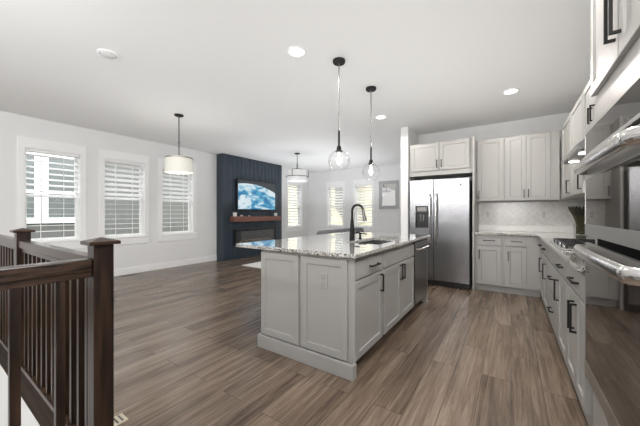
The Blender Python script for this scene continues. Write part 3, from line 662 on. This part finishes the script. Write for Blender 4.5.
def drum(x, y, r, z0, z1, label, shade, crystals):
    t = thing('drum_pendant', label, 'pendant lamp', (x, y, H))
    MB().lathe((x, y, H), [(0, -.022), (.055, -.022), (.068, -.012), (.068, -.0005), (0, -.0005)], 26).build('canopy', M_iron, t, True)
    if crystals:
        MB().cyl((x, y), .007, z1 - .02, H - .022, 10).lathe((x, y, z1 + .25), [(0, .012), (.012, .006), (.012, -.006), (0, -.012)], 12).build('rod', M_iron, t, True)
        MB().lathe((x, y, 0), [(r, z0), (r, z1), (r - .004, z1), (r - .004, z0)], 40, close=True).build('shade', shade, t, True)
        rim = MB()
        for z in (z1, ): rim.lathe((x, y, z), [(r + .005, .008), (r + .005, -.012), (r - .006, -.012), (r - .006, .008)], 40, close=True)
        for k in range(3): rim.tube([(x, y, z1 - .01), (x + (r - .003) * math.cos(2.1 * k), y + (r - .003) * math.sin(2.1 * k), z1 - .003)], .004, 6)
        rim.build('ring', mat('aged_silver', (.30, .28, .24), .35, .9), t)
        light('drum_light', 'POINT', (x, y, z0 + .13), 5, color=(1, .96, .9), shadow_soft_size=.05)
        for k in range(26):
            a = 2 * PI * k / 26; rr = r * (.80 if k % 2 else .45)
            MB().lathe((x + rr * math.cos(a), y + rr * math.sin(a), z0 + .012), [(0, .022), (.015, .004), (.013, -.006), (0, -.026)], 8).build('crystal_drop', M_crystal, t)
        for k in range(4):
            a = PI * k / 2 + .4; MB().lathe((x + .07 * math.cos(a), y + .07 * math.sin(a), z0 + .09), [(0, .04), (.012, .01), (.014, -.02), (0, -.03)], 10).build('bulb', M_bulb, t, True)
    else:
        MB().cyl((x, y), .008, z1 - .03, H - .022, 10).cyl((x, y), .014, z1 + .045, z1 + .17, 10).build('rod', M_iron, t, True)
        MB().lathe((x, y, 0), [(r, z0), (r, z1), (r - .004, z1), (r - .004, z0)], 40, close=True).lathe((x, y, z0), [(0, .006), (r - .006, .006), (r - .006, .002), (0, .002)], 40).build('shade', shade, t, True)
        fr = MB(); R = r + .03; zr = z0 + (z1 - z0) * .42
        fr.lathe((x, y, zr), [(R + .004, .006), (R + .004, -.006), (R - .004, -.006), (R - .004, .006)], 40, close=True)
        for k in range(3):
            a = .75 + k * 2 * PI / 3; ex, ey = x + R * math.cos(a), y + R * math.sin(a)
            fr.tube([(x, y, z1 + .06), (ex, ey, z1 - .0), (ex, ey, zr)], .006, 8)
        for k in range(3):
            a = .75 + k * 2 * PI / 3; fr.tube([(x + (r - .005) * math.cos(a), y + (r - .005) * math.sin(a), zr), (x + R * math.cos(a), y + R * math.sin(a), zr)], .004, 6)
        fr.build('frame', M_iron, t)
drum(-4.275, 2.408, .198, 1.84, 2.065, 'drum pendant with crystal drops hanging before the dining windows', M_shade, True)
drum(-4.50, 5.62, .255, 2.03, 2.30, 'white drum pendant in a thin black frame over the living room', M_shadew, False)
def downlight(x, y, label, lit, group=None, power=55):
    t = thing('recessed_light', label, 'ceiling light', (x, y, H), group)
    MB().lathe((x, y, H), [(.088, -.0005), (.088, -.006), (.070, -.010), (.066, -.0005)], 32, close=True).build('trim_ring', M_trim, t, True)
    if lit:
        MB().lathe((x, y, H), [(0, -.006), (.066, -.006), (.066, -.001), (0, -.001)], 32).build('diffuser', M_lamp, t)
        light('downlight', 'SPOT', (x, y, H - .02), power, (x, y, 0), color=(1, .96, .9), spot_size=2.95, spot_blend=.25, shadow_soft_size=.07)
    else:
        MB().lathe((x, y, H), [(0, -.028), (.035, -.026), (.062, -.012), (.066, -.001), (0, -.001)], 32).build('eyeball', mat('dull_white', (.62, .62, .62), .5), t, True)
G_ = 'lit round downlights in the ceiling'
downlight(-1.68, 2.09, 'lit round downlight in the ceiling just before the near glass globe pendant', True, G_)
downlight(-1.708, 4.253, 'lit round downlight in the ceiling beyond the second glass globe pendant', True, G_)
downlight(0, 4.266, 'lit round downlight in the ceiling above the corner counter aisle', True, G_, 60)
downlight(0, 2.09, 'lit round downlight in the ceiling above the aisle between island and ovens', True, G_, 70)
downlight(-3.21, 1.107, 'unlit round ceiling fixture over the dining side', False)

# ------------------------------------------------------------ living room
t = thing('television', 'wall mounted television showing the blue earth from space', 'television', (-5.99, 5.66, 1.72))
MB().box(-6.035, -5.955, 4.935, 6.38, 1.31, 2.13, .004).build('housing', M_black, t)
MB().poly([(-5.9535, 4.955, 1.33), (-5.9535, 6.36, 1.33), (-5.9535, 6.36, 2.11), (-5.9535, 4.955, 2.11), (-5.9555, 4.955, 1.33), (-5.9555, 6.36, 1.33), (-5.9555, 6.36, 2.11), (-5.9555, 4.955, 2.11)],
          [(0, 1, 2, 3), (7, 6, 5, 4), (0, 4, 5, 1), (1, 5, 6, 2), (2, 6, 7, 3), (3, 7, 4, 0)]).build('screen', earth_screen(), t)
tag(MB().box(-6.038, -5.84, 4.75, 6.49, 1.0, 1.135, .004).build('mantel_shelf', M_mantel, None, org=(-5.94, 5.66, 1.0)), 'reddish wood mantel beam on the navy wall', 'shelf')
def pot(y, s, label):
    t = thing('mantel_plant', label, 'plant', (-5.93, y, 1.135), 'potted plants on the mantel')
    MB().lathe((-5.93, y, 1.1355), [(0, 0), (.045 * s, 0), (.055 * s, .10 * s), (.049 * s, .10 * s), (.043 * s, .07 * s), (0, .07 * s)], 20).build('pot', M_ceramic, t, True)
    l = MB()
    for k in range(26):
        a = random.uniform(0, 2 * PI); e = random.uniform(.1, 1.0); r = .07 * s
        l.tube([(-5.93, y, 1.205 + .0 * s), (-5.93 + r * .5 * e * math.cos(a), y + r * .5 * e * math.sin(a), 1.235), (-5.93 + r * e * math.cos(a), y + r * e * math.sin(a), 1.245 + .03 * (1 - e))], [.003, .012, .002], 5)
    l.build('leaves', M_green, t)
pot(4.83, 1.0, 'small leafy plant in a white pot at the mantel end closest to the windows')
pot(6.36, .95, 'small leafy plant in a white pot at the far end of the mantel')
for k, (y, r, h, lb) in enumerate(((5.02, .028, .035, 'small white bowl on the mantel beside the potted plant'), (5.28, .02, .024, 'tiny white dish on the mantel under the television'))):
    tag(MB().lathe((-5.90, y, 1.1355), [(0, 0), (r * .7, 0), (r * 1.3, h), (r * 1.1, h), (r * .6, .006), (0, .006)], 18).build('mantel_bowl', M_ceramic, None, True, org=(-5.90, y, 1.1355)), lb, 'bowl')
t = thing('electric_fireplace', 'long black framed linear fireplace set in the navy wall', 'fireplace', (-6.0, 5.65, .4))
f = MB(); y0, y1, z0, z1 = 4.87, 6.42, .36, .79
wall_holes(f, 'x', -6.039, -5.985, y0, y1, z0, z1, [(y0 + .05, y1 - .05, z0 + .05, z1 - .05)]); f.build('frame', M_black, t)
MB().box(-6.038, -6.03, y0 + .05, y1 - .05, z0 + .05, z1 - .05).build('firebox', M_dgray, t)
MB().box(-5.992, -5.988, y0 + .05, y1 - .05, z0 + .05, z1 - .05).build('glass', clear_glass('fire_glass', (.95, .95, .95), base=.08), t)
for k in range(5):
    yy = y0 + .32 + k * .22; MB().tube([(-6.012, yy - .15, z0 + .07 + .01 * (k % 2)), (-6.010, yy, z0 + .13), (-6.012, yy + .15, z0 + .095 + .015 * (k % 3))], [.012, .016, .012], 8).build('log', M_log, t, True)
b = MB()
for k in range(60): b.lathe((-6.012 + random.uniform(-.008, .008), y0 + .07 + (y1 - y0 - .14) * k / 59, z0 + .06), [(0, .018), (.010, .008), (.010, -.002), (0, -.008)], 6)
b.build('pebbles', M_ember, t)
t = thing('area_rug', 'cream rug on the floor before the fireplace', 'rug', (-4.0, 5.8, 0))
MB().box(-5.18, -2.95, 4.42, 7.3, .0005, .012, .003).build('pile', M_rug, t)
# sofa seen over the island
t = thing('sofa', 'grey upholstered sofa with its back toward the kitchen island', 'sofa', (-3.6, 5.7, .012))
MB().box(-4.05, -3.15, 4.84, 6.75, .10, .42, .02).build('base', M_sofa, t)
MB().box(-3.40, -3.15, 4.84, 6.75, .421, .85, .075).build('backrest', M_sofa, t)
for a, b in ((4.84, 5.04), (6.53, 6.75)): MB().box(-4.05, -3.402, a, b, .421, .64, .04).build('armrest', M_sofa, t)
for a, b in ((5.045, 5.78), (5.79, 6.525)): MB().box(-4.06, -3.40, a, b, .421, .54, .04).build('seat_cushion', M_sofa, t)
for x in (-3.98, -3.22):
    for yy in (4.92, 6.67): MB().cyl((x, yy), .025, .0125, .10, 10).build('leg', M_dwood, t)
# mirror
t = thing('wall_mirror', 'grey framed mirror hanging on the far wall', 'mirror', (-3.18, YF - .015, 1.80))
f = MB(); wall_holes(f, 'y', YF - .035, YF - .001, -3.505, -2.865, 1.36, 2.235, [(-3.405, -2.965, 1.46, 2.135)]); f.build('frame', M_mframe, t)
MB().box(-3.405, -2.965, YF - .02, YF - .012, 1.46, 2.135).build('glass', M_mirror, t)
# floor registers
t = thing('floor_register', 'dark slotted floor vent along the window wall', 'floor vent', (-6.2, 2.5, 0))
MB().box(-6.27, -6.17, 2.36, 2.66, .0005, .005, .001).build('plate', mat('dark_register', (.10, .075, .06), .5), t)
g = MB()
for k in range(9): g.box(-6.262, -6.178, 2.385 + k * .03, 2.392 + k * .03, .0052, .007)
g.build('slots', M_black, t)
t = thing('floor_register', 'cream slotted floor vent beside the railing newel', 'floor vent', (-1.9, .62, 0))
MB().box(-1.94, -1.85, .50, .74, .0005, .006, .0015).build('plate', M_brass, t)
g = MB()
for k in range(9): g.box(-1.93, -1.86, .512 + k * .025, .520 + k * .025, .0062, .008)
g.build('slots', M_dgray, t)

# ------------------------------------------------------------ stair railing
def newel(x, y, label, s=.081):
    h = s / 2; t = thing('newel_post', label, 'newel post', (x, y, 0))
    MB().box(x - h, x + h, y - h, y + h, 0, 1.055, .002).build('post', M_dwood, t)
    c = .022 + h
    MB().box(x - c, x + c, y - c, y + c, 1.0555, 1.072, .002).poly([(x - c, y - c, 1.072), (x + c, y - c, 1.072), (x + c, y + c, 1.072), (x - c, y + c, 1.072), (x, y, 1.090)], [(0, 1, 4), (1, 2, 4), (2, 3, 4), (3, 0, 4), (3, 2, 1, 0)]).build('cap', M_dwoodh, t)
    return t
NX, NY = -1.655, .541
newel(NX, NY, 'dark wood newel post at the railing corner beside the plank floor')
newel(-3.25, NY, 'dark wood newel post further along the stair railing below the windows')
newel(-4.78, NY, 'dark wood newel post at the railing end by the window wall')
def rail(a, b, label, axis, nb, group):
    t = thing('stair_railing', label, 'railing', ((a[0] + b[0]) / 2, (a[1] + b[1]) / 2, 0), group)
    x0, x1 = sorted((a[0], b[0])); y0, y1 = sorted((a[1], b[1])); w = .032
    def bar(mb, w, z0, z1, bev=.002):
        return mb.box(x0, x1, y0 - w, y1 + w, z0, z1, bev) if axis == 'x' else mb.box(x0 - w, x1 + w, y0, y1, z0, z1, bev)
    h = MB(); bar(h, .032, .935, .992, .006); bar(h, .020, .905, .936, .002); h.build('handrail', M_dwoodh, t)
    s = MB(); bar(s, .030, .0005, .030); s.build('shoe_rail', M_dwoodh, t)
    for k in nb:
        q = .016; x, y = (k, y0) if axis == 'x' else (x0, k)
        MB().box(x - q, x + q, y - q, y + q, .030, .905, .001).build('baluster', M_dwood, t)
G_ = 'stair railings'
rail((-3.208, NY), (NX - .042, NY), 'dark railing run between the corner newel and the newel by the windows', 'x', [-3.208 + 1.511 * (k + .9) / 12.8 for k in range(12)], G_)
rail((-4.73, NY), (-3.292, NY), 'dark railing run disappearing behind the newel post by the windows', 'x', [-4.73 + 1.438 * (k + .6) / 12 for k in range(12)], G_)
rail((NX, -1.4), (NX, NY - .042), 'dark railing run in front, crossing before the other balusters', 'y', [.39 - .1375 * k for k in range(13)], G_)
sk = MB().box(-4.85, SX - .022, SY - .022, SY - .002, -.235, -.001).box(SX - .022, SX - .002, -4.6, SY - .002, -.235, -.001)
M_skirt = wood('espresso_skirt', ((.012, .0075, .005), (.045, .026, .018)), (2, 20, 40), .75)
M_skirt.node_tree.nodes['Principled BSDF'].inputs['Specular IOR Level'].default_value = .15
struct('trim_3', sk, M_skirt, 'dark wood skirt board along the stairwell edge', 'trim')

for o in C.objects:
    if o.parent is None and 'group' not in o:
        g = {'base_cabinet': 'base cabinets along the kitchen walls', 'wall_cabinet': 'wall cabinets in the kitchen', 'island_cabinet': 'cabinets of the island',
             'newel_post': 'newel posts of the stair railing', 'wall_outlet': 'outlets on the backsplash', 'mantel_bowl': 'small dishes on the mantel'}.get(o.name.split('.')[0])
        if g: o['group'] = g
